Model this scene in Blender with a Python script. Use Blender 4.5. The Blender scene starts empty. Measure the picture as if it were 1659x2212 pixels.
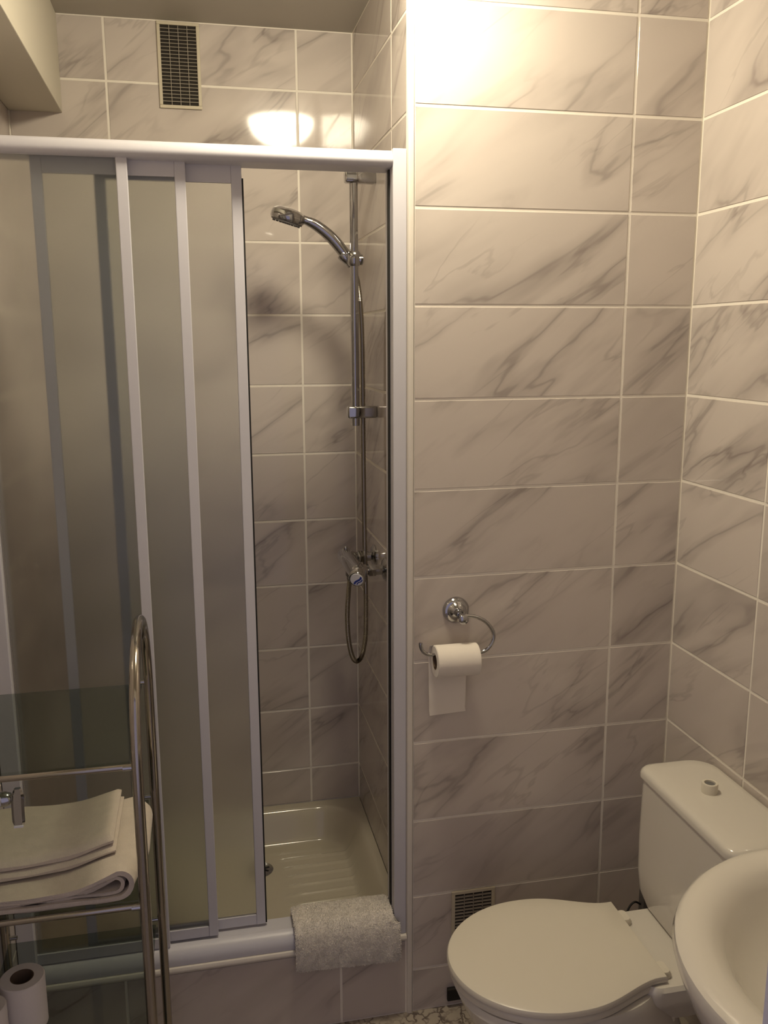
import bpy, bmesh, math, random
from mathutils import Vector, Matrix
random.seed(7)
S = bpy.context.scene
COL = S.collection
PI = math.pi

# ------------------------------------------------------------------ camera, world, exposure
cam_d = bpy.data.cameras.new('camera'); cam = bpy.data.objects.new('camera', cam_d); COL.objects.link(cam)
CAM = Vector((-.462, -1.878, 1.643)); YAW, PIT, ROL, FPX = .2077, -.1905, -.0039, 1911.5
_f = Vector((math.sin(YAW)*math.cos(PIT), math.cos(YAW)*math.cos(PIT), math.sin(PIT)))
_r0 = Vector((math.cos(YAW), -math.sin(YAW), 0)); _u0 = _r0.cross(_f)
_r = _r0*math.cos(ROL)+_u0*math.sin(ROL); _u = -_r0*math.sin(ROL)+_u0*math.cos(ROL)
M = Matrix((_r, _u, -_f)).transposed().to_4x4(); M.translation = CAM
cam.matrix_world = M
cam_d.sensor_fit = 'VERTICAL'; cam_d.sensor_height = 24.0; cam_d.lens = 24.0*FPX/2212.0
cam_d.clip_start = .02
S.camera = cam
W = bpy.data.worlds.new('hall_light'); S.world = W; W.use_nodes = True
W.node_tree.nodes['Background'].inputs[0].default_value = (.86, .77, 1.0, 1)
W.node_tree.nodes['Background'].inputs[1].default_value = .20
LAMP_STRENGTH = 40.0
LAMP_COLOR = (1.0, .875, .65)
S.view_settings.view_transform = 'Standard'; S.view_settings.look = 'None'
S.view_settings.exposure = 0.95; S.view_settings.gamma = 1.0; S.view_settings.use_curve_mapping = False

# ------------------------------------------------------------------ measurements (metres, floor z = 0)
XR = .652          # right wall
XL = -.905         # left wall
D = .716           # depth of the shower recess
ZC = 2.475         # ceiling
YF = -1.30         # wall with the doorway
ROWS = [0, .118] + [.118+.2*i for i in range(1, 12)] + [ZC]
TT = .0014         # how far tiles stand proud of the grout

# ------------------------------------------------------------------ materials
def mat(name, color, rough=.5, metal=0, spec=.5, coat=0, trans=0, ior=1.45, sss=0, emit=None, es=0):
    m = bpy.data.materials.new(name); m.use_nodes = True
    b = m.node_tree.nodes['Principled BSDF']
    b.inputs['Base Color'].default_value = (*color, 1); b.inputs['Roughness'].default_value = rough
    b.inputs['Metallic'].default_value = metal; b.inputs['Specular IOR Level'].default_value = spec
    b.inputs['Coat Weight'].default_value = coat; b.inputs['Transmission Weight'].default_value = trans
    b.inputs['IOR'].default_value = ior
    if coat: b.inputs['Coat Roughness'].default_value = .05
    if sss: b.inputs['Subsurface Weight'].default_value = sss; b.inputs['Subsurface Radius'].default_value = (.01, .008, .006)
    if emit: b.inputs['Emission Color'].default_value = (*emit, 1); b.inputs['Emission Strength'].default_value = es
    return m
class NT:
    def __init__(s, m): s.t = m.node_tree; s.b = s.t.nodes['Principled BSDF']
    def n(s, typ, **kw):
        x = s.t.nodes.new(typ)
        for k, v in kw.items():
            if k.startswith('i_'):
                key = k[2:]; key = int(key) if key.isdigit() else key.replace('_', ' ')
                x.inputs[key].default_value = v
            else: setattr(x, k, v)
        return x
    def l(s, a, b): s.t.links.new(a, b)
    def math(s, op, a, b=None, c=None, clamp=False):
        x = s.n('ShaderNodeMath', operation=op); x.use_clamp = clamp
        for i, v in enumerate((a, b, c)):
            if v is None: continue
            if isinstance(v, (int, float)): x.inputs[i].default_value = v
            else: s.l(v, x.inputs[i])
        return x.outputs[0]
    def ramp(s, v, lo, hi, a=0., b=1.):
        x = s.n('ShaderNodeMapRange', interpolation_type='SMOOTHSTEP')
        for i, q in enumerate((lo, hi, a, b)): x.inputs[i+1].default_value = q
        s.l(v, x.inputs[0]); return x.outputs[0]
    def mix(s, f, a, b):
        x = s.n('ShaderNodeMix', data_type='RGBA')
        if isinstance(f, (int, float)): x.inputs[0].default_value = f
        else: s.l(f, x.inputs[0])
        for i, v in ((6, a), (7, b)):
            if isinstance(v, tuple): x.inputs[i].default_value = (*v, 1)
            else: s.l(v, x.inputs[i])
        return x.outputs[2]
    def noise(s, vec, scale, detail=3, rough=.5, dist=0):
        x = s.n('ShaderNodeTexNoise'); x.inputs['Scale'].default_value = scale; x.inputs['Detail'].default_value = detail
        x.inputs['Roughness'].default_value = rough; x.inputs['Distortion'].default_value = dist
        if vec is not None: s.l(vec, x.inputs['Vector'])
        return x.outputs[0]
    def bump(s, h, strength=.3, dist=.002):
        x = s.n('ShaderNodeBump'); x.inputs['Strength'].default_value = strength; x.inputs['Distance'].default_value = dist
        s.l(h, x.inputs['Height']); s.l(x.outputs[0], s.b.inputs['Normal'])
    def obj(s): return s.n('ShaderNodeTexCoord').outputs['Object']

def marble():
    m = mat('marble_print_tile', (.6, .56, .5), rough=.075, spec=.5)
    t = NT(m); co = t.obj(); sep = t.n('ShaderNodeSeparateXYZ'); t.l(co, sep.inputs[0])
    rnd = t.n('ShaderNodeObjectInfo').outputs['Random']
    a = math.radians(36); c, s_ = math.cos(a), math.sin(a)
    x, z = sep.outputs[0], sep.outputs[2]
    p = t.math('ADD', t.math('MULTIPLY', x, c), t.math('MULTIPLY', z, s_))
    q = t.math('ADD', t.math('MULTIPLY', x, -s_), t.math('MULTIPLY', z, c))
    r1 = t.math('MULTIPLY', rnd, 37.0); r2 = t.math('MULTIPLY', t.math('FRACT', t.math('MULTIPLY', rnd, 91.7)), 23.0)
    def vec(kp, kq, off):
        v = t.n('ShaderNodeCombineXYZ')
        t.l(t.math('ADD', t.math('MULTIPLY', p, kp), r1), v.inputs[0])
        t.l(t.math('ADD', t.math('MULTIPLY', q, kq), r2), v.inputs[1])
        v.inputs[2].default_value = off; return v.outputs[0]
    n1 = t.noise(vec(1.35, 5.6, 0), 1.0, 4, .52, .45)
    d1 = t.math('ABSOLUTE', t.math('SUBTRACT', n1, .5))
    mask = t.ramp(t.noise(vec(2.2, 4.5, 7.3), 1.2, 2), .37, .60)
    thin = t.math('MULTIPLY', t.ramp(d1, 0, .018, 1, 0), mask)
    halo = t.math('MULTIPLY', t.ramp(d1, 0, .085, 1, 0), mask)
    n2 = t.noise(vec(2.0, 9, 3.1), 1.0, 4, .52, .5)
    fine = t.math('MULTIPLY', t.ramp(t.math('ABSOLUTE', t.math('SUBTRACT', n2, .48)), 0, .022, 1, 0), t.ramp(t.noise(vec(3, 5, 17), 1.1, 2), .44, .64))
    soft = t.ramp(t.noise(vec(1.2, 4.6, 11), 1.0, 3, .5, .3), .48, .74)
    f = t.math('ADD', t.math('MULTIPLY', thin, .30), t.math('MULTIPLY', fine, .28))
    f = t.math('ADD', f, t.math('ADD', t.math('MULTIPLY', soft, .36), t.math('MULTIPLY', halo, .34)), clamp=True)
    tone = t.math('ADD', .95, t.math('MULTIPLY', t.math('FRACT', t.math('MULTIPLY', rnd, 53.1)), .05))
    base = t.n('ShaderNodeMix', data_type='RGBA', blend_type='MULTIPLY'); base.inputs[0].default_value = 1
    base.inputs[6].default_value = (.64, .575, .525, 1); t.l(tone, base.inputs[7])
    t.l(t.mix(f, base.outputs[2], (.29, .25, .23)), t.b.inputs['Base Color'])
    t.bump(t.noise(co, 5, 1), .012, .01)
    return m
def fabric(name, col, scale=900, strength=.6, dist=.003, mott=.95):
    m = mat(name, col, rough=.95, spec=.1); t = NT(m); co = t.obj()
    n = t.noise(co, scale, 2, .6); n2 = t.noise(co, 60, 3)
    t.l(t.mix(t.ramp(n2, .3, .7), tuple(c*mott for c in col), col), t.b.inputs['Base Color'])
    t.bump(t.math('ADD', n, t.math('MULTIPLY', n2, .6)), strength, dist)
    t.b.inputs['Sheen Weight'].default_value = .3
    return m
def vinyl():
    m = mat('floor_mosaic_vinyl', (.5, .43, .35), rough=.45); t = NT(m); co = t.obj()
    v = t.n('ShaderNodeTexVoronoi', feature='DISTANCE_TO_EDGE'); v.inputs['Scale'].default_value = 34
    d = t.n('ShaderNodeVectorMath', operation='ADD')
    nz = t.n('ShaderNodeTexNoise'); nz.inputs['Scale'].default_value = 40; t.l(co, nz.inputs['Vector'])
    sc = t.n('ShaderNodeVectorMath', operation='SCALE'); sc.inputs['Scale'].default_value = .045; t.l(nz.outputs['Color'], sc.inputs[0])
    t.l(co, d.inputs[0]); t.l(sc.outputs[0], d.inputs[1]); t.l(d.outputs[0], v.inputs['Vector'])
    e = t.ramp(v.outputs['Distance'], .03, .12, 1, 0)
    k = t.ramp(t.noise(co, 22, 2), .42, .6)
    e = t.math('MULTIPLY', e, t.math('ADD', .35, t.math('MULTIPLY', k, .65)))
    t.l(t.mix(e, t.mix(t.noise(co, 25, 3), (.50, .44, .35), (.36, .31, .26)), (.13, .10, .085)), t.b.inputs['Base Color'])
    return m
def paint(name, col, rough=.6):
    m = mat(name, col, rough=rough); t = NT(m); t.bump(t.noise(t.obj(), 120, 3), .05, .003); return m
def smoked():
    m = bpy.data.materials.new('smoked_shelf_glass'); m.use_nodes = True; t = m.node_tree
    for n in list(t.nodes): t.nodes.remove(n)
    o = t.nodes.new('ShaderNodeOutputMaterial'); mx = t.nodes.new('ShaderNodeMixShader')
    tr = t.nodes.new('ShaderNodeBsdfTransparent'); tr.inputs[0].default_value = (.64, .68, .65, 1)
    gl = t.nodes.new('ShaderNodeBsdfGlossy'); gl.inputs[1].default_value = .03; gl.inputs[0].default_value = (.9, .9, .9, 1)
    lw = t.nodes.new('ShaderNodeLayerWeight'); lw.inputs[0].default_value = .5
    pw = t.nodes.new('ShaderNodeMath'); pw.operation = 'POWER'; pw.inputs[1].default_value = 4.0; t.links.new(lw.outputs['Facing'], pw.inputs[0])
    fr = t.nodes.new('ShaderNodeMath'); fr.operation = 'MULTIPLY_ADD'; fr.inputs[1].default_value = .6; fr.inputs[2].default_value = .04; t.links.new(pw.outputs[0], fr.inputs[0])
    t.links.new(fr.outputs[0], mx.inputs[0]); t.links.new(tr.outputs[0], mx.inputs[1]); t.links.new(gl.outputs[0], mx.inputs[2])
    t.links.new(mx.outputs[0], o.inputs[0]); return m
MT = dict(
    tile=marble(),
    grout=paint('cream_grout', (.88, .83, .74), .8),
    paint=paint('ceiling_paint', (.50, .47, .41)),
    beam=paint('boxing_paint', (.62, .58, .48)),
    wallp=paint('plaster_paint', (.62, .60, .58)),
    door=mat('door_casing_white', (.72, .71, .75), .4),
    alu=mat('white_lacquered_frame', (.62, .61, .66), .35),
    frost=mat('frosted_glass', (.88, .90, .875), .24, trans=1, ior=1.42),
    gasket=mat('black_seal', (.012, .011, .01), .6),
    plastic=mat('cream_plastic', (.62, .56, .43), .45),
    trim=mat('cream_trim', (.74, .69, .62), .35),
    dark=mat('dark_void', (.03, .025, .02), .9),
    louvre=mat('louvre_grey', (.34, .30, .24), .6),
    tray=mat('cream_acrylic', (.56, .51, .40), .14, coat=.3),
    chrome=mat('chrome', (.46, .46, .47), .06, metal=1),
    hose=mat('hose_metal', (.34, .31, .26), .28, metal=1),
    rack=mat('rack_chrome', (.42, .39, .35), .12, metal=1),
    grey=mat('grey_plastic', (.17, .165, .16), .45),
    ceramic=mat('white_porcelain', (.72, .68, .60), .12, coat=.4),
    seat=mat('white_seat_plastic', (.74, .69, .58), .28),
    paper=fabric('toilet_paper', (.82, .76, .68), 260, .08, .001, 1.0),
    card=mat('cardboard', (.16, .11, .07), .9),
    towel=fabric('folded_towel_cotton', (.66, .58, .48), 700, .5, .003),
    mat=fabric('terry_bath_mat', (.84, .79, .72), 420, .45, .002, .86),
    glass=smoked(),
    blue=mat('sticker_blue', (.03, .06, .35), .4), white=mat('sticker_white', (.85, .85, .88), .4),
    lamp=mat('lamp_glass', (.9, .85, .7), .4, emit=LAMP_COLOR, es=LAMP_STRENGTH),
    floor=vinyl(), rubber=mat('rubber_foot', (.05, .05, .05), .7), copper=mat('pipe_grey', (.22, .21, .20), .35, metal=.6),
)

# ------------------------------------------------------------------ helpers
def mesh_obj(name, bm, m, parent=None, smooth=False, loc=None):
    me = bpy.data.meshes.new(name); bmesh.ops.recalc_face_normals(bm, faces=bm.faces); bm.to_mesh(me); bm.free()
    if smooth:
        me.polygons.foreach_set('use_smooth', [True]*len(me.polygons))
        try: me.set_sharp_from_angle(angle=math.radians(40))
        except Exception: pass
    me.materials.append(m)
    o = bpy.data.objects.new(name, me); COL.objects.link(o)
    if loc is not None: o.location = loc
    if parent is not None: o.parent = parent
    return o
def inst(o, loc=None, rotz=None, parent=None):
    c = o.copy(); COL.objects.link(c)
    if loc is not None: c.location = loc
    if rotz is not None: c.rotation_euler = (0, 0, rotz)
    c.parent = parent if parent is not None else o.parent
    return c
def thing(name, label, cat, loc=(0, 0, 0), group=None):
    o = bpy.data.objects.new(name, None); COL.objects.link(o); o.location = loc; o.empty_display_size = .05
    return tag(o, label, cat, group)
def tag(o, label, cat, group=None):
    o['label'] = label; o['category'] = cat
    if group: o['group'] = group
    return o
def struct(o, label=None):
    o['kind'] = 'structure'
    if label: o['label'] = label
    return o
def box(bm, x0, x1, y0, y1, z0, z1, bev=0, seg=2):
    vs = [bm.verts.new((x, y, z)) for x in (x0, x1) for y in (y0, y1) for z in (z0, z1)]
    fs = [(0, 1, 3, 2), (4, 6, 7, 5), (0, 4, 5, 1), (2, 3, 7, 6), (0, 2, 6, 4), (1, 5, 7, 3)]
    faces = [bm.faces.new([vs[i] for i in f]) for f in fs]
    if bev:
        es = list({e for f in faces for e in f.edges})
        bmesh.ops.bevel(bm, geom=es, offset=bev, segments=seg, affect='EDGES', profile=.5)
    return bm
def bx(*a, bev=0, seg=2): return box(bmesh.new(), *a, bev=bev, seg=seg)
def loft(bm, rings, cap0=True, cap1=True, close=True):
    R = [[bm.verts.new(p) for p in r] for r in rings]; n = len(R[0])
    for a, b in zip(R, R[1:]):
        for i in range(n if close else n-1):
            j = (i+1) % n; bm.faces.new((a[i], a[j], b[j], b[i]))
    if cap0: bm.faces.new(R[0][::-1])
    if cap1: bm.faces.new(R[-1])
    return bm
def tube(bm, pts, r, seg=12, cap=True):
    pts = [Vector(p) for p in pts]; n = len(pts); rr = r if isinstance(r, (list, tuple)) else [r]*n
    T = [(pts[min(i+1, n-1)]-pts[max(i-1, 0)]).normalized() for i in range(n)]
    N = T[0].orthogonal().normalized(); rings = []
    for i in range(n):
        N = (N-T[i]*N.dot(T[i])).normalized(); B = T[i].cross(N)
        rings.append([pts[i]+(N*math.cos(2*PI*k/seg)+B*math.sin(2*PI*k/seg))*rr[i] for k in range(seg)])
    return loft(bm, rings, cap, cap)
def lathe(bm, prof, origin, axis, seg=24, cap0=True, cap1=True):
    A = Vector(axis).normalized(); N = A.orthogonal().normalized(); B = A.cross(N); O = Vector(origin)
    rings = [[O+A*h+(N*math.cos(2*PI*k/seg)+B*math.sin(2*PI*k/seg))*max(r, 1e-4) for k in range(seg)] for r, h in prof]
    return loft(bm, rings, cap0, cap1)
def spline(P, k=8):
    P = [Vector(p) for p in P]; Q = [P[0]*2-P[1]]+P+[P[-1]*2-P[-2]]; out = []
    for i in range(1, len(Q)-2):
        a, b, c, d = Q[i-1:i+3]
        for s in range(k):
            t = s/k
            out.append(.5*((2*b)+(c-a)*t+(2*a-5*b+4*c-d)*t*t+(3*b-a-3*c+d)*t**3))
    out.append(P[-1]); return out
def extrude(bm, prof, axis, a, b):
    """closed 2-D profile swept along an axis; the profile lies in the two other axes"""
    def P(u, v, w): return {'x': (w, u, v), 'y': (u, w, v), 'z': (u, v, w)}[axis]
    return loft(bm, [[P(u, v, w) for u, v in prof] for w in (a, b)])
def rrect(x0, x1, y0, y1, r, z, n=6):
    out = []
    if not isinstance(r, (list, tuple)): r = [r]*4
    for (cx, cy, a0), q in zip(((x1, y1, 0), (x0, y1, 90), (x0, y0, 180), (x1, y0, 270)), r):
        sx = -1 if cx == x1 else 1; sy = -1 if cy == y1 else 1
        for k in range(n+1):
            a = math.radians(a0+90*k/n)
            out.append((cx+sx*q+q*math.cos(a), cy+sy*q+q*math.sin(a), z))
    return out

# ------------------------------------------------------------------ room shell
_tiles = {}
GAP = .0031
def tile_wall(wall, origin, rotz, ucuts, zcuts):
    """tiles laid on a wall: local x runs to the right as one faces the wall, z up, -y towards the room"""
    for i in range(len(ucuts)-1):
        for j in range(len(zcuts)-1):
            w = ucuts[i+1]-ucuts[i]; h = zcuts[j+1]-zcuts[j]
            if h < .02 or w < .02: continue
            key = (round(w, 3), round(h, 3))
            uc, zc = (ucuts[i]+ucuts[i+1])/2, (zcuts[j]+zcuts[j+1])/2
            loc = Vector(origin)+Matrix.Rotation(rotz, 3, 'Z') @ Vector((uc, 0, 0)); loc.z = zc
            if key not in _tiles:
                hw, hh = w/2-GAP, h/2-GAP; b = .0008
                bm = loft(bmesh.new(), [[(-hw, TT, -hh), (hw, TT, -hh), (hw, TT, hh), (-hw, TT, hh)],
                                        [(-hw, b, -hh), (hw, b, -hh), (hw, b, hh), (-hw, b, hh)],
                                        [(-hw+b, 0, -hh+b), (hw-b, 0, -hh+b), (hw-b, 0, hh-b), (-hw+b, 0, hh-b)]])
                o = mesh_obj('tile', bm, MT['tile'], wall); _tiles[key] = o
                o.location = loc; o.rotation_euler = (0, 0, rotz)
            else:
                o = inst(_tiles[key], loc, rotz, wall)
            o.rotation_euler[0] += random.uniform(-.0012, .0012)
            o.rotation_euler[2] += random.uniform(-.0012, .0012)
floor = struct(mesh_obj('floor', bx(XL-.1, XR+.1, YF-1.3, D+.1, -.05, 0), MT['floor']))
ceiling = struct(mesh_obj('ceiling', bx(XL-.1, XR+.1, YF-.1, D+.1, ZC, ZC+.06), MT['paint']))
wall_back = struct(mesh_obj('wall_back', bx(TT, XR+.1, TT, D+.1, 0, ZC), MT['grout']))
tile_wall(wall_back, (0, 0, 0), 0, [0, .488, XR], ROWS)
SROWS = [.2]+ROWS[2:]
wall_sb = struct(mesh_obj('wall_shower_back', bx(XL-.1, TT, D+TT, D+.1, 0, ZC), MT['grout']))
tile_wall(wall_sb, (0, D, 0), 0, [XL, -.657, -.155, 0], SROWS)
# the shower's right side is the flank of the same block
wall_ss = struct(mesh_obj('wall_shower_side', bx(TT-.0005, TT+.0005, TT, D+TT, 0, ZC), MT['grout']))
tile_wall(wall_ss, (0, D, 0), -PI/2, [0, .5, D-.006], SROWS)
wall_right = struct(mesh_obj('wall_right', bx(XR+TT, XR+.1, YF-.1, TT, 0, ZC), MT['grout']))
tile_wall(wall_right, (XR, 0, 0), -PI/2, [0, .3175, .8175, -YF], ROWS)
wall_left = struct(mesh_obj('wall_left', bx(XL-.1, XL-TT, YF-.1, D+TT, 0, ZC), MT['grout']))
tile_wall(wall_left, (XL, YF, 0), PI/2, [0, .34, .84, 1.34, D-YF], ROWS)
# wall with the doorway the photographer looks through
DX0, DX1, DZ = -.80, -.012, 2.06
bm = bx(XL-.1, DX0-.03, YF-.1, YF, 0, ZC); box(bm, DX1+.03, XR+.1, YF-.1, YF, 0, ZC); box(bm, DX0-.03, DX1+.03, YF-.1, YF, DZ+.03, ZC)
wall_front = struct(mesh_obj('wall_front', bm, MT['wallp']))
bm = bx(DX0-.03, DX0, YF-.11, YF+.0, 0, DZ+.03); box(bm, DX1, DX1+.03, YF-.11, YF+.0, 0, DZ+.03); box(bm, DX0, DX1, YF-.11, YF+.0, DZ, DZ+.03)
struct(mesh_obj('door_1', bm, MT['door']), 'white door casing around the open doorway')
# boxed-in beam along the left wall under the ceiling
struct(mesh_obj('trim_1', bx(XL, -.772, YF, D, 2.234, ZC, bev=.002), MT['beam']), 'painted boxing along the left wall below the ceiling')
# rounded plastic edge trim on the outer corner of the tiled block
prof = [(-.014, .012), (-.0145, .004), (-.012, -.002), (-.007, -.0042), (-.001, -.003), (0, .0), (0, .012)]
struct(mesh_obj('trim_2', extrude(bmesh.new(), prof, 'z', 0, ZC), MT['trim'], smooth=True), 'cream edge trim on the tiled corner')
# tiled apron under the shower
wall_ap = struct(mesh_obj('wall_shower_front', bx(XL, -.0005, TT, .03, 0, .2), MT['grout']))
tile_wall(wall_ap, (0, 0, 0), 0, [XL, -.677, -.177, -.014], [0, .203])
prof = [(.03, .203), (-.002, .203), (-.006, .207), (-.007, .212), (-.004, .218), (.002, .22), (.03, .22)]
struct(mesh_obj('trim_3', extrude(bmesh.new(), prof, 'x', XL, -.0145), MT['trim'], smooth=True), 'cream edge trim along the top of the shower apron')

# ------------------------------------------------------------------ ceiling lamp
L = thing('ceiling_lamp', 'round ceiling lamp with glowing glass dome between shower and doorway', 'lamp', (-.105, -.235, ZC))
mesh_obj('base_plate', lathe(bmesh.new(), [(.128, 0), (.128, -.012), (.12, -.016)], (0, 0, 0), (0, 0, 1), 40), MT['plastic'], L, True)
R0, H0 = .118, .088
prof = [(R0*math.cos(a), -.016-H0*math.sin(a)) for a in [i*PI/2/9 for i in range(10)]]
mesh_obj('glass_dome', lathe(bmesh.new(), prof, (0, 0, 0), (0, 0, 1), 40, cap0=False), MT['lamp'], L, True)

# ------------------------------------------------------------------ shower tray
TR = thing('shower_tray', 'cream acrylic shower tray with anti-slip ribs', 'shower tray', (0, 0, 0))
def smooth01(t): t = max(0, min(1, t)); return t*t*(3-2*t)
tx0, tx1, ty0, ty1 = XL+.001, -.001, .031, D-.001
NX, NY = 110, 360
bm = bmesh.new(); G = []
def tray_z(x, y):
    # signed distance to a rounded rectangle (floor outline)
    cx, cy, hx, hy, r = (tx0+tx1)/2, .353, (tx1-tx0)/2-.018, .335, .13
    qx, qy = abs(x-cx)-hx+r, abs(y-cy)-hy+r
    d = math.hypot(max(qx, 0), max(qy, 0))+min(max(qx, qy), 0)-r
    depth = smooth01(-d/.062)
    z = .2-.088*depth-.004*smooth01((-d)/.35)
    # ribs
    for k in range(9):
        yc = .545-.044*k
        if abs(y-yc) < .016:
            e = smooth01((x+.285-.01*math.sin(k*.7))/.05)*smooth01((-.055-x)/.03)
            z += .0046*math.exp(-((y-yc)/.0056)**2)*e
    # soft raised pad the ribs stand on
    z += .003*smooth01((x+.33)/.06)*smooth01((-.04-x)/.03)*smooth01((.60-y)/.03)
    return z
xs = [tx0+(tx1-tx0)*i/NX for i in range(NX+1)]; ys = [ty0+(ty1-ty0)*j/NY for j in range(NY+1)]
for x in xs: G.append([bm.verts.new((x, y, tray_z(x, y))) for y in ys])
for i in range(NX):
    for j in range(NY): bm.faces.new((G[i][j], G[i+1][j], G[i+1][j+1], G[i][j+1]))
mesh_obj('basin', bm, MT['tray'], TR, True)
dz = tray_z(-.335, .515)
dr = mesh_obj('drain', lathe(bmesh.new(), [(.038, 0), (.038, .003), (.033, .005), (.001, .004)], (-.335, .515, dz-.001), (0, 0, 1), 28), MT['chrome'], TR, True)
for k in range(8):
    a = k*PI/4+.2
    bm = bmesh.new(); c_, s_ = math.cos(a), math.sin(a)
    tube(bm, [(-.335+c_*.012, .515+s_*.012, dz+.0035), (-.335+c_*.027, .515+s_*.027, dz+.0035)], .003, 6)
    mesh_obj('slot', bm, MT['gasket'], dr)

# ------------------------------------------------------------------ shower enclosure
SE = thing('shower_enclosure', 'white framed shower enclosure with three frosted glass sliding panels', 'shower door', (XL, 0, .22))
def P(name, bm, m, parent=SE, smooth=False):
    o = mesh_obj(name, bm, m, None, smooth); o.parent = parent
    o.matrix_parent_inverse = Matrix.Translation(-SE.location) if parent is SE else Matrix.Identity(4)
    return o
zt0, zt1 = 1.997, 2.031
prof = [(.078, zt1), (.02, zt1), (.010, zt1-.003), (.003, zt1-.010), (0, zt1-.019), (.0, zt1-.024), (.004, zt1-.030), (.011, zt1-.0335), (.02, zt0), (.078, zt0)]
P('header_rail', extrude(bmesh.new(), prof, 'x', XL+.001, -.0445), MT['alu'], smooth=True)
zb = .2205
prof = [(.078, zb), (0, zb), (-.001, zb+.012), (.003, zb+.026), (.012, zb+.036), (.026, zb+.040), (.030, zb+.034), (.078, zb+.034)]
P('bottom_rail', extrude(bmesh.new(), prof, 'x', XL+.001, -.0445), MT['alu'], smooth=True)
P('jamb', bx(-.0442, -.0148, .002, .078, zb, zt1+.002, bev=.002), MT['alu'])
P('jamb', bx(XL+.001, -.866, .002, .078, zb, zt1+.002, bev=.002), MT['alu'])
P('seal', bx(-.0475, -.0440, .032, .046, zb+.042, zt0-.001), MT['gasket'])
def panel(x0, x1, yc, left_stile=True, seal=False):
    z0, z1 = zb+.041, zt0+.006
    sw, t = .0215, .006
    zr1 = 1.9745 if yc > .03 else z1
    g = P('glass_panel', bx(x0+.004, x1-.004, yc-.002, yc+.002, z0+.006, z1-.006), MT['frost'])
    P('stile', bx(x1-sw, x1, yc-t, yc+t, z0, z1, bev=.0015), MT['alu'], g)
    if left_stile: P('stile', bx(x0, x0+sw, yc-t, yc+t, z0, z1, bev=.0015), MT['alu'], g)
    P('top_rail', bx(x0+sw if left_stile else x0, x1-sw, yc-t+.001, yc+t-.001, (1.963 if yc > .05 else 1.968) if yc > .03 else 1.9995, z1, bev=.001), MT['alu'], g)
    P('base_rail', bx(x0+sw if left_stile else x0, x1-sw, yc-t+.001, yc+t-.001, z0, z0+.026, bev=.001), MT['alu'], g)
    if seal: P('edge_seal', bx(x1, x1+.0035, yc-t+.002, yc+t-.002, z0+.002, z1-.03), MT['gasket'], g)
    return g
panel(-.866, -.5745, .020, left_stile=False)
panel(-.758, -.4635, .040)
panel(-.642, -.351, .060, seal=True)

# ------------------------------------------------------------------ vents
def vent(name, label, x0, x1, z0, z1, y, rows, group):
    V = thing(name, label, 'vent', (x0, y, z0), group); w, h = x1-x0, z1-z0; fr = .0085
    bm = bx(0, w, -.006, -.0005, 0, fr, bev=.0012); box(bm, 0, w, -.006, -.0005, h-fr, h, bev=.0012)
    box(bm, 0, fr, -.006, -.0005, fr, h-fr, bev=.0012); box(bm, w-fr, w, -.006, -.0005, fr, h-fr, bev=.0012)
    mesh_obj('frame', bm, MT['plastic'], V)
    mesh_obj('backing', bx(fr, w-fr, -.0012, -.0004, fr, h-fr), MT['dark'], V)
    s0 = None; ih = h-2*fr
    for k in range(1, rows):
        zz = fr+ih*k/rows
        if s0 is None:
            s0 = mesh_obj('slat', extrude(bmesh.new(), [(-.0050, -.0009), (-.0050, .0003), (-.0012, .0022), (-.0012, .0010)], 'x', fr, w-fr), MT['louvre'], V); s0.location = (0, 0, zz)
        else: inst(s0, (0, 0, zz), None, V)
    b0 = None
    for k in range(1, 4):
        xx = fr+(w-2*fr)*k/4
        if b0 is None: b0 = mesh_obj('bar', bx(-.0008, .0008, -.0053, -.0012, fr, h-fr), MT['louvre'], V); b0.location = (xx, 0, 0)
        else: inst(b0, (xx, 0, 0), None, V)
    return V
vent('air_vent', 'tall cream louvred air vent on the shower wall below the ceiling', -.522, -.412, 2.257, 2.4715, D, 22, 'louvred vents')
vent('air_vent', 'cream louvred air vent low on the wall behind the toilet', .099, .2095, .105, .319, 0, 22, 'louvred vents')
# small dark recess low on the wall, half hidden by the toilet
wr = thing('pipe_recess', 'small dark rectangular pipe cover at the floor behind the toilet', 'cover', (.10, 0, .02))
mesh_obj('cover_plate', bx(-.0105, .03, -.010, -.0005, 0, .034, bev=.0015), MT['gasket'], wr)
mesh_obj('lip', bx(-.0105, .03, -.012, -.010, .030, .034), MT['dark'], wr)

# ------------------------------------------------------------------ shower rail, hand shower, hose, mixer
RX, RY = -.0555, .405
HY = RY+.0245
SR = thing('shower_rail', 'chrome vertical slide rail with two brackets on the shower side wall', 'shower rail', (0, RY, 1.46))
def C(name, bm, m, root, parent=None, smooth=False):
    o = mesh_obj(name, bm, m, None, smooth); o.parent = parent or root
    o.matrix_parent_inverse = Matrix.Translation(-root.location) if (parent is None or parent is root) else Matrix.Identity(4)
    return o
C('rail', tube(bmesh.new(), [(RX, RY, 1.427), (RX, RY, 2.055)], .0105, 20), MT['chrome'], SR, smooth=True)
for z in (1.462, 2.045):
    C('bracket', bx(-.078, -.0002, RY-.015, RY+.015, z-.0155, z+.0155, bev=.005, seg=3), MT['chrome'], SR, smooth=True)
sl = C('slider', lathe(bmesh.new(), [(.013, -.018), (.017, -.012), (.0175, .012), (.013, .018)], (RX, RY, 1.848), (0, 0, 1), 20), MT['chrome'], SR, smooth=True)
C('slider_knob', lathe(bmesh.new(), [(.0125, 0), (.0135, .003), (.0135, .011), (.009, .014)], (RX+.0095, RY, 1.846), (1, 0, 0), 18), MT['chrome'], SR, sl, True)
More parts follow.
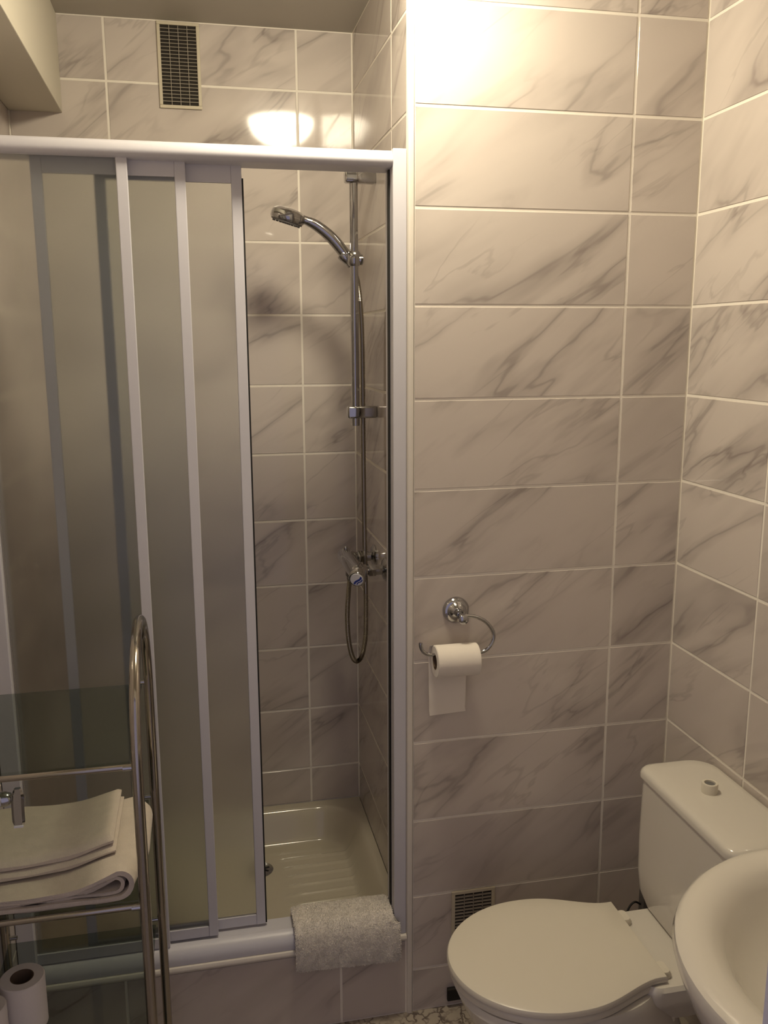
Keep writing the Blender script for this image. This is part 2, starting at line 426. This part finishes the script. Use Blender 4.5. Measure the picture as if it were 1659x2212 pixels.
C('handset_cradle', lathe(bmesh.new(), [(.011, -.014), (.014, -.008), (.0155, .012), (.0135, .016)], (-.0725, HY, 1.852), (-.62, 0, .6), 18), MT['chrome'], SR, sl, True)
C('cradle_arm', tube(bmesh.new(), [(RX, RY, 1.848), (-.066, RY+.022, 1.848)], .008, 12), MT['chrome'], SR, sl, True)
HS = thing('hand_shower', 'chrome hand shower with round ribbed head resting in the rail cradle', 'shower head', (-.06, RY-.014, 1.85))
hp = spline([(-.056, HY, 1.834), (-.072, HY, 1.858), (-.108, HY, 1.900), (-.147, HY, 1.930), (-.178, HY, 1.943), (-.196, HY, 1.946)], 6)
C('handle', tube(bmesh.new(), hp, [.0115+.0035*math.sin(PI*min(1, .2+i/len(hp)*1.1)) if i < len(hp)*.7 else .0108 for i in range(len(hp))], 16), MT['chrome'], HS, smooth=True)
hn = Vector((-.27, .15, -.95)).normalized(); hc = Vector((-.2175, HY, 1.951))
hd = C('head', lathe(bmesh.new(), [(.012, -.020), (.030, -.017), (.041, -.010), (.0432, 0), (.0432, .008), (.041, .012)], hc, hn, 36), MT['chrome'], HS, smooth=True)
C('spray_plate', lathe(bmesh.new(), [(.040, .011), (.039, .0155), (.030, .017), (.001, .017)], hc, hn, 36), MT['grey'], HS, hd, True)
bm = bmesh.new(); N_ = hn.orthogonal().normalized(); B_ = hn.cross(N_)
for rr, n in ((.034, 20), (.024, 14), (.013, 8)):
    for k in range(n):
        a = 2*PI*k/n; lathe(bm, [(.0017, .015), (.0012, .020)], hc+(N_*math.cos(a)+B_*math.sin(a))*rr, hn, 6)
no = C('nozzles', bm, MT['grey'], HS, hd); no['kind'] = 'stuff'
# mixer
MX, MZ = -.078, 1.064
MI = thing('shower_mixer', 'chrome shower mixer tap on the side wall with blue and white cap', 'mixer tap', (0, .36, MZ))
C('body', lathe(bmesh.new(), [(.014, .262), (.0215, .268), (.0225, .30), (.0225, .46), (.020, .474), (.012, .478)], (MX, 0, MZ), (0, 1, 0), 26), MT['chrome'], MI, smooth=True)
for y in (.285, .435):
    u = C('wall_union', lathe(bmesh.new(), [(.031, 0), (.031, -.003), (.024, -.009), (.013, -.013), (.013, -.05), (.016, -.055), (.016, -.064)], (-.0004, y, MZ+.002), (1, 0, 0), 24), MT['chrome'], MI, smooth=True)
    C('nut', lathe(bmesh.new(), [(.0175, -.048), (.0175, -.030)], (-.0004, y, MZ+.002), (1, 0, 0), 6), MT['chrome'], MI, u)
kn_c = Vector((MX, .262, MZ-.003)); kn_a = Vector((-.35, -.88, -.25)).normalized()
kn = C('control_knob', lathe(bmesh.new(), [(.016, -.006), (.0225, 0), (.0230, .016), (.0195, .022), (.001, .023)], kn_c, kn_a, 28), MT['chrome'], MI, smooth=True)
C('cap_sticker', lathe(bmesh.new(), [(.0165, .0225), (.0165, .0238), (.001, .0240)], kn_c, kn_a, 28), MT['white'], MI, kn)
kx = kn_a.cross(Vector((0, 0, 1))).normalized(); kz = kx.cross(kn_a); ca_, sa_ = math.cos(-.85), math.sin(-.85)
kx, kz = kx*ca_+kz*sa_, kz*ca_-kx*sa_
bm = bmesh.new()
for off, hw_, ln in ((-.0035, .0026, .0140), (-.0095, .0014, .0105)):
    pts = [(t*ln, off+math.sin(t*3)*.0018) for t in [-1+2*k/8 for k in range(9)]]
    ring0 = [kn_c+kn_a*.0244+kx*u+kz*(v-hw_) for u, v in pts]+[kn_c+kn_a*.0244+kx*u+kz*(v+hw_) for u, v in pts[::-1]]
    loft(bm, [[p-kn_a*.0006 for p in ring0], ring0])
C('wave_mark', bm, MT['blue'], MI, kn)
C('diverter_button', lathe(bmesh.new(), [(.006, 0), (.006, .007), (.0045, .009)], (MX, .455, MZ+.019), (0, 0, 1), 16), MT['chrome'], MI, smooth=True)
C('outlet', lathe(bmesh.new(), [(.012, 0), (.012, -.012), (.0095, -.014), (.0095, -.022)], (MX-.004, .365, MZ-.018), (0, 0, 1), 16), MT['chrome'], MI, smooth=True)
# hose
hpts = spline([(-.0545, HY, 1.833), (-.047, HY+.001, 1.812), (-.039, HY+.001, 1.77), (-.033, HY, 1.68), (-.0315, HY, 1.55), (-.0315, HY, 1.40), (-.032, HY-.006, 1.25), (-.0325, HY-.014, 1.12),
               (-.033, RY-.002, 1.0), (-.0335, RY-.005, .92), (-.036, RY-.008, .85), (-.046, RY-.012, .800), (-.0605, RY-.017, .784), (-.075, RY-.022, .800), (-.0855, RY-.027, .85), (-.0895, RY-.033, .92), (-.0865, RY-.038, .985), (MX-.004, .365, MZ-.036)], 40)
rad = [.0068 if i % 2 else .0060 for i in range(len(hpts))]
tag(mesh_obj('shower_hose', tube(bmesh.new(), hpts, rad, 10), MT['hose'], smooth=True), 'ribbed metal shower hose looping below the mixer', 'hose')

# ------------------------------------------------------------------ toilet roll holder
TH = thing('toilet_roll_holder', 'chrome toilet roll holder with open ring arm and round rosette', 'roll holder', (.102, 0, 1.037))
C('rosette', lathe(bmesh.new(), [(.031, -.0003), (.031, -.004), (.027, -.009), (.022, -.010), (.020, -.012), (.018, -.017), (.010, -.022), (.0085, -.04)], (.101, 0, 1.037), (0, 1, 0), 32), MT['chrome'], TH, smooth=True)
C('post', lathe(bmesh.new(), [(.0085, -.03), (.0085, -.050), (.011, -.054), (.011, -.066), (.006, -.070)], (.101, 0, 1.037), (0, 1, .06), 20), MT['chrome'], TH, smooth=True)
AY = -.060
arm = spline([(.092, AY, 1.041), (.105, AY, 1.0405), (.128, AY, 1.037), (.152, AY, 1.025), (.168, AY, 1.006), (.1735, AY, .990), (.170, AY, .973), (.158, AY, .958), (.142, AY, .952), (.120, AY, .951), (.06, AY, .953), (.028, AY, .955), (.014, AY, .9595), (.006, AY, .969), (.003, AY, .980), (.0035, AY, .985)], 6)
C('ring_arm', tube(bmesh.new(), arm, .0042, 12), MT['chrome'], TH, smooth=True)
def roll(name, label, loc, R, H, axis, group, sheet=None, hole=.020, cz=0):
    T = thing(name, label, 'toilet roll', loc, group); A = Vector(axis)
    o = lathe(bmesh.new(), [(hole+.001, -H/2), (R-.002, -H/2), (R, -H/2+.002), (R, H/2-.002), (R-.002, H/2), (hole+.001, H/2)], (0, 0, 0), A, 48, False, False)
    mesh_obj('paper', o, MT['paper'], T, True)
    mesh_obj('core', lathe(bmesh.new(), [(hole+.001, -H/2), (hole+.001, H/2), (hole-.0005, H/2), (hole-.0005, -H/2), (hole+.001, -H/2)], (0, 0, 0), A, 32, False, False), MT['card'], T, True)
    return T
RR = roll('toilet_roll', 'white toilet roll hanging on the chrome holder with a loose sheet', (.0855, AY, .9385), .0365, .099, (1, 0, 0), 'toilet rolls', hole=.0175)
bm = bmesh.new(); sy = .0372
path = [(sy*math.cos(a), sy*math.sin(a)) for a in [math.radians(60-k*10) for k in range(7)]]+[(sy+.0006*math.sin(k*1.3), -.012*k) for k in range(1, 13)]
rows = []
for k, (py, pz) in enumerate(path):
    xa, xb = -.0555+.0002*k, .0375-.0002*k
    rows.append([(xa, py, pz), (xb, py, pz), (xb, py-.0006, pz), (xa, py-.0006, pz)])
rows[-1] = [(-.0505, path[-1][0], path[-1][1]-.001), (.0355, path[-1][0], path[-1][1]+.003), (.0355, path[-1][0]-.0006, path[-1][1]+.003), (-.0505, path[-1][0]-.0006, path[-1][1]-.001)]
loft(bm, rows); mesh_obj('loose_sheet', bm, MT['paper'], RR, True)

# ------------------------------------------------------------------ toilet
CY = -.365
TO = thing('toilet', 'white close-coupled toilet with closed lid below the roll holder', 'toilet', (.3, CY, 0))
def half(X, s=1.0):
    if X < .19: w = .173*math.sqrt(max(0, 1-((.19-X)/.202)**2))
    else:
        t = (X-.19)/.21; w = .173-.052*(math.sin(t*PI/2)**2.6) if t < 1 else .121
        if t > .86: w += .002*((t-.86)/.14)
    return w*s
def outline(dx, z, s=1.0, xe=.40, n=26):
    a = [.19-.202*math.cos(PI/2*i/n) for i in range(n)]; b = [.19+(xe-.19)*i/16 for i in range(17)]
    X = a+b; up = []; 
    for x in X: up.append((x, half(x)))
    pts = [(x, CY+w) for x, w in up]+[(x, CY-w) for x, w in up[::-1]][:-1]
    cx = .2; out = []
    for x, y in pts:
        out.append((cx+(x-cx)*s+dx, CY+(y-CY)*s, z))
    return out
def lidrings(z0, z1, s=1.0, dome=.003):
    return [outline(0, z0, .985*s), outline(0, z0+.003, s), outline(0, z1-.007, s), outline(0, z1-.002, .988*s), outline(0, z1, .962*s), outline(0, z1+dome*.7, .7*s), outline(0, z1+dome, .3*s)]
C('lid', loft(bmesh.new(), lidrings(.398, .4135)), MT['seat'], TO, smooth=True)
C('seat_ring', loft(bmesh.new(), [outline(0, .380, .96), outline(0, .383, .985), outline(0, .392, .985), outline(0, .3965, .965)]), MT['seat'], TO, smooth=True)
def foot(z, x0, x1, w, n=48):
    out = []
    for k in range(n):
        a = 2*PI*k/n; ca, sa = math.cos(a), math.sin(a)
        out.append(((x0+x1)/2+(x1-x0)/2*abs(ca)**.8*(1 if ca > 0 else -1), CY+w*abs(sa)**.8*(1 if sa > 0 else -1), z))
    return out
C('bowl', loft(bmesh.new(), [foot(0, .17, .50, .105), foot(.02, .165, .50, .108), foot(.10, .15, .50, .098), foot(.2, .085, .50, .122), foot(.28, .036, .47, .150), foot(.335, .010, .44, .166), foot(.365, -.002, .425, .169), foot(.379, .004, .42, .164)]), MT['ceramic'], TO, smooth=True)
LY = CY-.012
C('ledge', loft(bmesh.new(), [rrect(.34, .625, LY-.085, LY+.085, .04, .29), rrect(.345, .635, LY-.112, LY+.108, .04, .340), rrect(.35, .64, LY-.125, LY+.119, .035, .366), rrect(.352, .64, LY-.126, LY+.120, .035, .388), rrect(.357, .638, LY-.120, LY+.115, .03, .3955)]), MT['ceramic'], TO, smooth=True)
rs = []
for z, x0, hw_, r in ((.3985, .487, .115, .03), (.402, .474, .128, .035), (.43, .468, .158, .04), (.47, .470, .172, .04), (.55, .474, .178, .035), (.62, .477, .181, .035), (.680, .479, .182, .035)):
    rs.append(rrect(x0, .646, CY-hw_, CY+hw_, [r*.6, r, r, r*.6], z))
C('cistern', loft(bmesh.new(), rs), MT['ceramic'], TO, smooth=True)
def lr(z, i): return rrect(.4755+i, .6495-i*.5, CY-.1865+i, CY+.1865-i, [.055-i*.3, .03, .03, .055-i*.3], z, 8)
ld = C('cistern_lid', loft(bmesh.new(), [lr(.6825, .003), lr(.6835, 0), lr(.692, 0), lr(.698, .002), lr(.7025, .006), lr(.705, .014), lr(.7062, .04)]), MT['ceramic'], TO, smooth=True)
C('flush_button', lathe(bmesh.new(), [(.0165, 0), (.017, .020), (.016, .0225), (.0115, .0225), (.011, .017), (.001, .017)], (.563, -.334, .705), (0, 0, 1), 28), MT['seat'], TO, ld, True)
C('button_centre', lathe(bmesh.new(), [(.0105, .017), (.0105, .0195), (.001, .020)], (.563, -.334, .705), (0, 0, 1), 24), MT['grey'], TO, ld, True)
for dy in (-.092, .075):
    h = C('hinge', loft(bmesh.new(), [rrect(.394, .4165, CY+dy-.019, CY+dy+.019, .009, .3957), rrect(.393, .4175, CY+dy-.020, CY+dy+.020, .010, .402), rrect(.395, .4135, CY+dy-.017, CY+dy+.017, .008, .4095)]), MT['seat'], TO, smooth=True)
    C('hinge_bolt', lathe(bmesh.new(), [(.006, 0), (.006, -.05), (.009, -.052), (.009, -.066), (.004, -.070)], (.43, CY+dy*1.0, .352), (0, 0, 1), 12), MT['seat'], TO, h, True)
# water supply behind the pan
WS = thing('water_supply_pipe', 'dark grey water supply pipe beside the cistern', 'pipe', (.535, -.152, 0))
C('riser', tube(bmesh.new(), [(.535, -.152, .0), (.535, -.152, .30)], .008, 12), MT['copper'], WS, smooth=True)
C('coupling', bx(.522, .548, -.165, -.140, .30, .46, bev=.004), MT['copper'], WS)
C('thin_hose', tube(bmesh.new(), spline([(.522, -.152, .325), (.505, -.155, .335), (.488, -.16, .325), (.472, -.17, .295), (.466, -.178, .25)], 5), .0025, 8), MT['gasket'], WS, smooth=True)

# ------------------------------------------------------------------ wash basin
SX, SY = .46, -.97
def bring(z, a, w, xb, n=40):
    out = []
    for k in range(n+1):
        t = PI/2+PI*k/n
        out.append((SX+a*math.cos(t)*1.0, SY+w*math.sin(t), z))
    # back edge
    r = .02
    out += [(xb-r, SY-w, z), (xb-.3*r, SY-w+.3*r, z), (xb, SY-w+r, z), (xb, SY+w-r, z), (xb-.3*r, SY+w-.3*r, z), (xb-r, SY+w, z)]
    return out
WB = thing('wash_basin', 'white porcelain wash basin on a pedestal beside the toilet', 'wash basin', (SX, SY, 0))
R_ = [bring(.60, .13, .13, .60), bring(.63, .19, .19, .63), bring(.68, .255, .245, .645), bring(.73, .288, .278, .647), bring(.765, .302, .291, .648), bring(.785, .308, .295, .649), bring(.797, .3045, .292, .648), bring(.8025, .296, .285, .646), bring(.804, .282, .273, .64),
      bring(.8015, .262, .255, .60), bring(.794, .246, .240, .565), bring(.778, .232, .228, .556), bring(.75, .218, .214, .55), bring(.715, .195, .19, .54), bring(.685, .15, .145, .52), bring(.668, .08, .08, .495), bring(.664, .03, .03, .482)]
C('basin', loft(bmesh.new(), R_), MT['ceramic'], WB, smooth=True)
C('pedestal', loft(bmesh.new(), [foot2 for foot2 in [[(p[0]+.14, p[1]-CY+SY, z) for p in foot(z, x0, x1, w)] for z, x0, x1, w in ((0, .26, .49, .11), (.03, .265, .49, .105), (.3, .28, .49, .085), (.60, .27, .49, .10), (.628, .255, .49, .11))]]), MT['ceramic'], WB, smooth=True)
C('waste', lathe(bmesh.new(), [(.028, 0), (.026, .003), (.001, .002)], (.47, SY, .6645), (0, 0, 1), 24), MT['chrome'], WB, smooth=True)
BT = thing('basin_tap', 'chrome single lever tap at the back of the wash basin', 'tap', (.60, SY, .80))
C('body', lathe(bmesh.new(), [(.027, 0), (.025, .006), (.022, .012), (.022, .075), (.018, .082)], (.602, SY, .8025), (0, 0, 1), 24), MT['chrome'], BT, smooth=True)
C('spout', tube(bmesh.new(), spline([(.60, SY, .850), (.56, SY, .868), (.51, SY, .866), (.487, SY, .852)], 6), .0125, 16), MT['chrome'], BT, smooth=True)
C('lever', tube(bmesh.new(), [(.602, SY, .885), (.59, SY, .90), (.53, SY, .925)], [.018, .012, .008], 14), MT['chrome'], BT, smooth=True)

# ------------------------------------------------------------------ glass shelf rack
KX0, KX1, KY0, KY1, KR = -.8935, -.5805, -.50, -.125, .0092
RK = thing('shelf_rack', 'freestanding chrome rack with hooped ends and smoked glass shelves', 'rack', (KX1, KY0, 0))
yc, rad_ = (KY0+KY1)/2, (KY1-KY0)/2
for x in (KX1, KX0):
    pts = [(x, KY0, .012), (x, KY0, .5), (x, KY0, .972)]+[(x, yc-rad_*math.cos(a), .972+.178*math.sin(a)) for a in [i*PI/20 for i in range(1, 20)]]+[(x, KY1, .972), (x, KY1, .5), (x, KY1, .012)]
    h = C('hoop', tube(bmesh.new(), pts, KR, 18), MT['rack'], RK, smooth=True)
    for y in (KY0, KY1):
        C('foot', lathe(bmesh.new(), [(.012, 0), (.012, .014), (.0095, .018)], (x, y, 0), (0, 0, 1), 14), MT['rubber'], RK, h, True)
SHZ = (.972, .7215, .437, .15)
for z in SHZ:
    g = C('glass_shelf', bx(KX0+.011, KX1-.011, KY0+.008, KY1-.028, z, z+.006, bev=.001), MT['glass'], RK)
    C('front_bar', tube(bmesh.new(), [(KX0+.009, KY0+.002, z-.001), (KX1-.009, KY0+.002, z-.001)], .0052, 10), MT['rack'], RK, g, True)
    C('back_bar', tube(bmesh.new(), [(KX0+.009, KY1, z-.005), (KX1-.009, KY1, z-.005)], .0035, 10), MT['rack'], RK, g, True) if z < .3 else None
    for x, s_ in ((KX0, 1), (KX1, -1)):
        for y in (KY0, KY1):
            C('shelf_screw', lathe(bmesh.new(), [(.0045, 0), (.0045, .014)], (x+s_*.008, y, z-.002), (s_, 0, 0), 10), MT['chrome'], RK, g, True)

# ------------------------------------------------------------------ towels
def ribbon(path, t):
    """thicken a 2-D polyline"""
    n = len(path); A, B = [], []
    for i in range(n):
        p0, p1 = path[max(i-1, 0)], path[min(i+1, n-1)]
        dx, dy = p1[0]-p0[0], p1[1]-p0[1]; l = math.hypot(dx, dy) or 1
        nx, ny = -dy/l*t/2, dx/l*t/2
        A.append((path[i][0]+nx, path[i][1]+ny)); B.append((path[i][0]-nx, path[i][1]-ny))
    return A+B[::-1]
def fold_path(x0, x1, ztop, zbot, n=14):
    """line that comes in from the left at the top, turns round at the right end and goes back at the bottom"""
    r = (ztop(x1)-zbot)/2; cxx = x1-r
    top = [(x0+(cxx-x0)*i/n, ztop(x0+(cxx-x0)*i/n)) for i in range(n)]
    cz_ = zbot+r
    arc = [(cxx+r*math.sin(PI*k/12), cz_+r*math.cos(PI*k/12)) for k in range(13)]
    bot = [(cxx+(x0-cxx)*i/n, zbot) for i in range(1, n+1)]
    return top+arc+bot
def towel_layer(x0, x1f, ztop, zbot, t, y0, y1, ny=26, wob=.0012):
    rings = []
    rnd = random.Random(int(abs(x0)*1e4)+int(t*1e5))
    for j in range(ny+1):
        s = j/ny; y = y0+(y1-y0)*s; x1 = x1f(s)
        prof = ribbon(fold_path(x0, x1, lambda x: ztop(x, s), zbot), t)
        rings.append([(u, y+wob*2*math.sin(u*60+j), v+wob*math.sin(u*45+y*70)*(1 if v > zbot+.006 else 0)) for u, v in prof])
    return loft(bmesh.new(), rings)
zs = SHZ[1]+.0066
def sm(a, b, x): return smooth01((x-a)/(b-a))
T1 = thing('bath_towel', 'large cream bath towel folded on the glass shelf', 'towel', (-.75, -.35, zs), 'folded towels')
def z1(x, s): return zs+.020+.029*sm(-.72, -.61, x)*(1-.35*s)+.006*s
def xe1(s): return -.6015+.020*sm(0.02, .45, s)-.012*sm(.86, 1.0, s)**2
C('outer_fold', towel_layer(-.876, xe1, z1, zs+.0045, .0085, -.488, -.232), MT['towel'], T1, smooth=True)
C('inner_fold', towel_layer(-.876, lambda s: xe1(s)-.0145, lambda x, s: z1(x, s)-.0098, zs+.0140, .0060, -.484, -.236), MT['towel'], T1, smooth=True)
T2 = thing('hand_towel', 'smaller cream towel folded on top of the bath towel', 'towel', (-.78, -.33, zs+.05), 'folded towels')
def zb2(x): return zs+.0255+.029*sm(-.72, -.61, x)*.80+.007
TT2 = [0, 0]
def towel_flat(x0, x1, y0, y1, zoff, th, nx=40, ny=24, drop=.02, rndedge=.012):
    """a folded slab of cloth whose top bends down at the front and right edges"""
    def top(x, y):
        e = min((y-y0)/.03, (x1-x)/.02, (y1-y)/.025, 1); e = max(e, 0)
        return math.sqrt(1-(1-e)**2)
    rows = []
    bm = bmesh.new(); A = []; B = []
    for i in range(nx+1):
        x = x0+(x1-x0)*i/nx; ra, rb = [], []
        for j in range(ny+1):
            y = y0+(y1-y0)*j/ny+.006*math.sin(x*17)*(1-j/ny)-.10*(1-j/ny)*max(0, -.66-x)*.35
            b = zb2(x)+zoff; w = .0012*math.sin(x*50+y*31)+.0008*math.sin(y*90-x*20)
            ra.append(bm.verts.new((x, y, b+th*(.35+.65*top(x, y0+(y1-y0)*j/ny))+w))); rb.append(bm.verts.new((x, y, b)))
        A.append(ra); B.append(rb)
    for i in range(nx):
        for j in range(ny):
            bm.faces.new((A[i][j], A[i+1][j], A[i+1][j+1], A[i][j+1])); bm.faces.new((B[i][j], B[i][j+1], B[i+1][j+1], B[i+1][j]))
    for i in range(nx):
        for j in (0, ny): bm.faces.new((A[i][j], A[i+1][j], B[i+1][j], B[i][j]))
    for j in range(ny):
        for i in (0, nx): bm.faces.new((A[i][j], A[i][j+1], B[i][j+1], B[i][j]))
    return bm
C('lower_fold', towel_flat(-.872, -.630, -.432, -.238, 0, .012), MT['towel'], T2, smooth=True)
C('upper_fold', towel_flat(-.872, -.634, -.424, -.236, .0135, .015), MT['towel'], T2, smooth=True)
# toilet rolls on the lower shelf
zr = SHZ[2]+.0062
roll('toilet_roll', 'white toilet roll standing on the lower glass shelf beside the rack end', (-.808, -.388, zr+.0475), .038, .095, (0, 0, 1), 'toilet rolls', hole=.019)
roll('toilet_roll', 'white toilet roll on the lower glass shelf next to the wall', (-.852, -.452, zr+.0475), .030, .095, (0, 0, 1), 'toilet rolls', hole=.0185)
# wall tap seen between the shelves
TY, TZ = -.42, .897
WT = thing('wall_tap', 'chrome wall tap with blue and white mark between the rack shelves', 'tap', (XL, TY, TZ))
C('flange', lathe(bmesh.new(), [(.026, .0004), (.026, .004), (.016, .009)], (XL, TY, TZ), (1, 0, 0), 24), MT['chrome'], WT, smooth=True)
bd = C('body', lathe(bmesh.new(), [(.0105, .004), (.0105, .06), (.0125, .064), (.0125, .104), (.010, .112), (.006, .1165)], (XL, TY, TZ), (1, 0, 0), 24), MT['chrome'], WT, smooth=True)
def patch(name, x0, x1, a0, a1, m, r):
    rings = [[(x, TY-rr*math.cos(t), TZ+rr*math.sin(t)) for t, rr in [(a0+(a1-a0)*k/8, r+.0004) for k in range(9)]+[(a1-(a1-a0)*k/8, r) for k in range(9)]] for x in (x0, x1)]
    return C(name, loft(bmesh.new(), rings), m, WT, bd)
patch('mark', XL+.070, XL+.099, -.5, .75, MT['white'], .0126)
patch('blue_mark', XL+.070, XL+.098, -.35, .0, MT['blue'], .0131)
rings = []
for k in range(13):
    t = k/12; z = .917-.0605*t; hw = .0102*(.55+.45*min(1, t*5)) if t < .9 else .0102-(t-.9)*.02
    yy = TY-.006-.010*t; cx = -.7795-.0008*math.sin(t*PI)
    rings.append([(cx-hw, yy, z), (cx-hw*.6, yy-.0035, z), (cx+hw*.6, yy-.0035, z), (cx+hw, yy, z), (cx+hw*.7, yy+.004, z), (cx-hw*.7, yy+.004, z)])
C('lever', loft(bmesh.new(), rings), MT['chrome'], WT, smooth=True)
C('lever_tip', bx(-.7875, -.7725, TY-.0205, TY-.0145, .853, .8575, bev=.001), MT['white'], WT)
C('lever_joint', tube(bmesh.new(), [(XL+.112, TY, TZ+.002), (-.7795, TY-.004, TZ+.006)], .006, 12), MT['chrome'], WT, smooth=True)

# ------------------------------------------------------------------ bath mat over the bottom rail
bm = bmesh.new(); rings = []
path = [(.092, .215), (.091, .235), (.088, .255), (.080, .270), (.064, .2775), (.045, .279), (.022, .279), (.004, .275), (-.010, .262), (-.0165, .243), (-.0185, .225), (-.019, .205), (-.019, .190), (-.0185, .178)]
path = [(p.x, p.y) for p in spline([(a, b, 0) for a, b in path], 5)]
NXM = 150; rnd = random.Random(3)
for i in range(NXM+1):
    s = i/NXM; x = -.287+.250*s
    prof = ribbon(path, .0135)
    e = min(1, s/.035, (1-s)/.05); e = .35+.65*math.sqrt(max(0, 1-(1-e)**2))
    cyv = []
    k = len(path)
    for q, (y, z) in enumerate(prof):
        py, pz = path[q] if q < k else path[2*k-1-q]
        f_ = q/k if q < k else (2*k-1-q)/k
        yy = py+(y-py)*e; zz = pz+(z-pz)*e
        wv = .0022*math.sin(x*55+f_*5)+.0016*math.sin(x*130+f_*11)
        cyv.append((x+s*(.004*f_ if py < -.008 else -.010)+rnd.uniform(-.0006, .0006), yy-wv*.6+rnd.uniform(-.0011, .0011), zz+wv*.7*(1 if f_ < .7 else .4)+rnd.uniform(-.0011, .0011)-.010*f_*s*(f_ > .5)*(f_-.5)*2))
    rings.append(cyv)
loft(bm, rings)
bmo = tag(mesh_obj('bath_mat', bm, MT['mat'], smooth=True), 'white terry bath mat draped over the shower bottom rail', 'bath mat')

# short loops of the terry cloth
bm = bmesh.new(); rnd = random.Random(11); me = bmo.data
polys = [p for p in me.polygons if p.normal.y < -.3 or p.normal.z > .3]
for p in polys:
    for _ in range(2):
        v = [me.vertices[i].co for i in p.vertices]
        u, w = rnd.random(), rnd.random()
        c = v[0].lerp(v[1], u).lerp(v[3].lerp(v[2], u), w) if len(v) == 4 else p.center
        d = (p.normal+Vector((rnd.uniform(-.7, .7), rnd.uniform(-.5, .5), rnd.uniform(-.8, .4)))).normalized()
        t = d.orthogonal().normalized()*.0009
        bm.faces.new((bm.verts.new(c-t), bm.verts.new(c+t), bm.verts.new(c+d*rnd.uniform(.002, .0045))))
pile = mesh_obj('terry_pile', bm, MT['mat'], bmo); pile['kind'] = 'stuff'
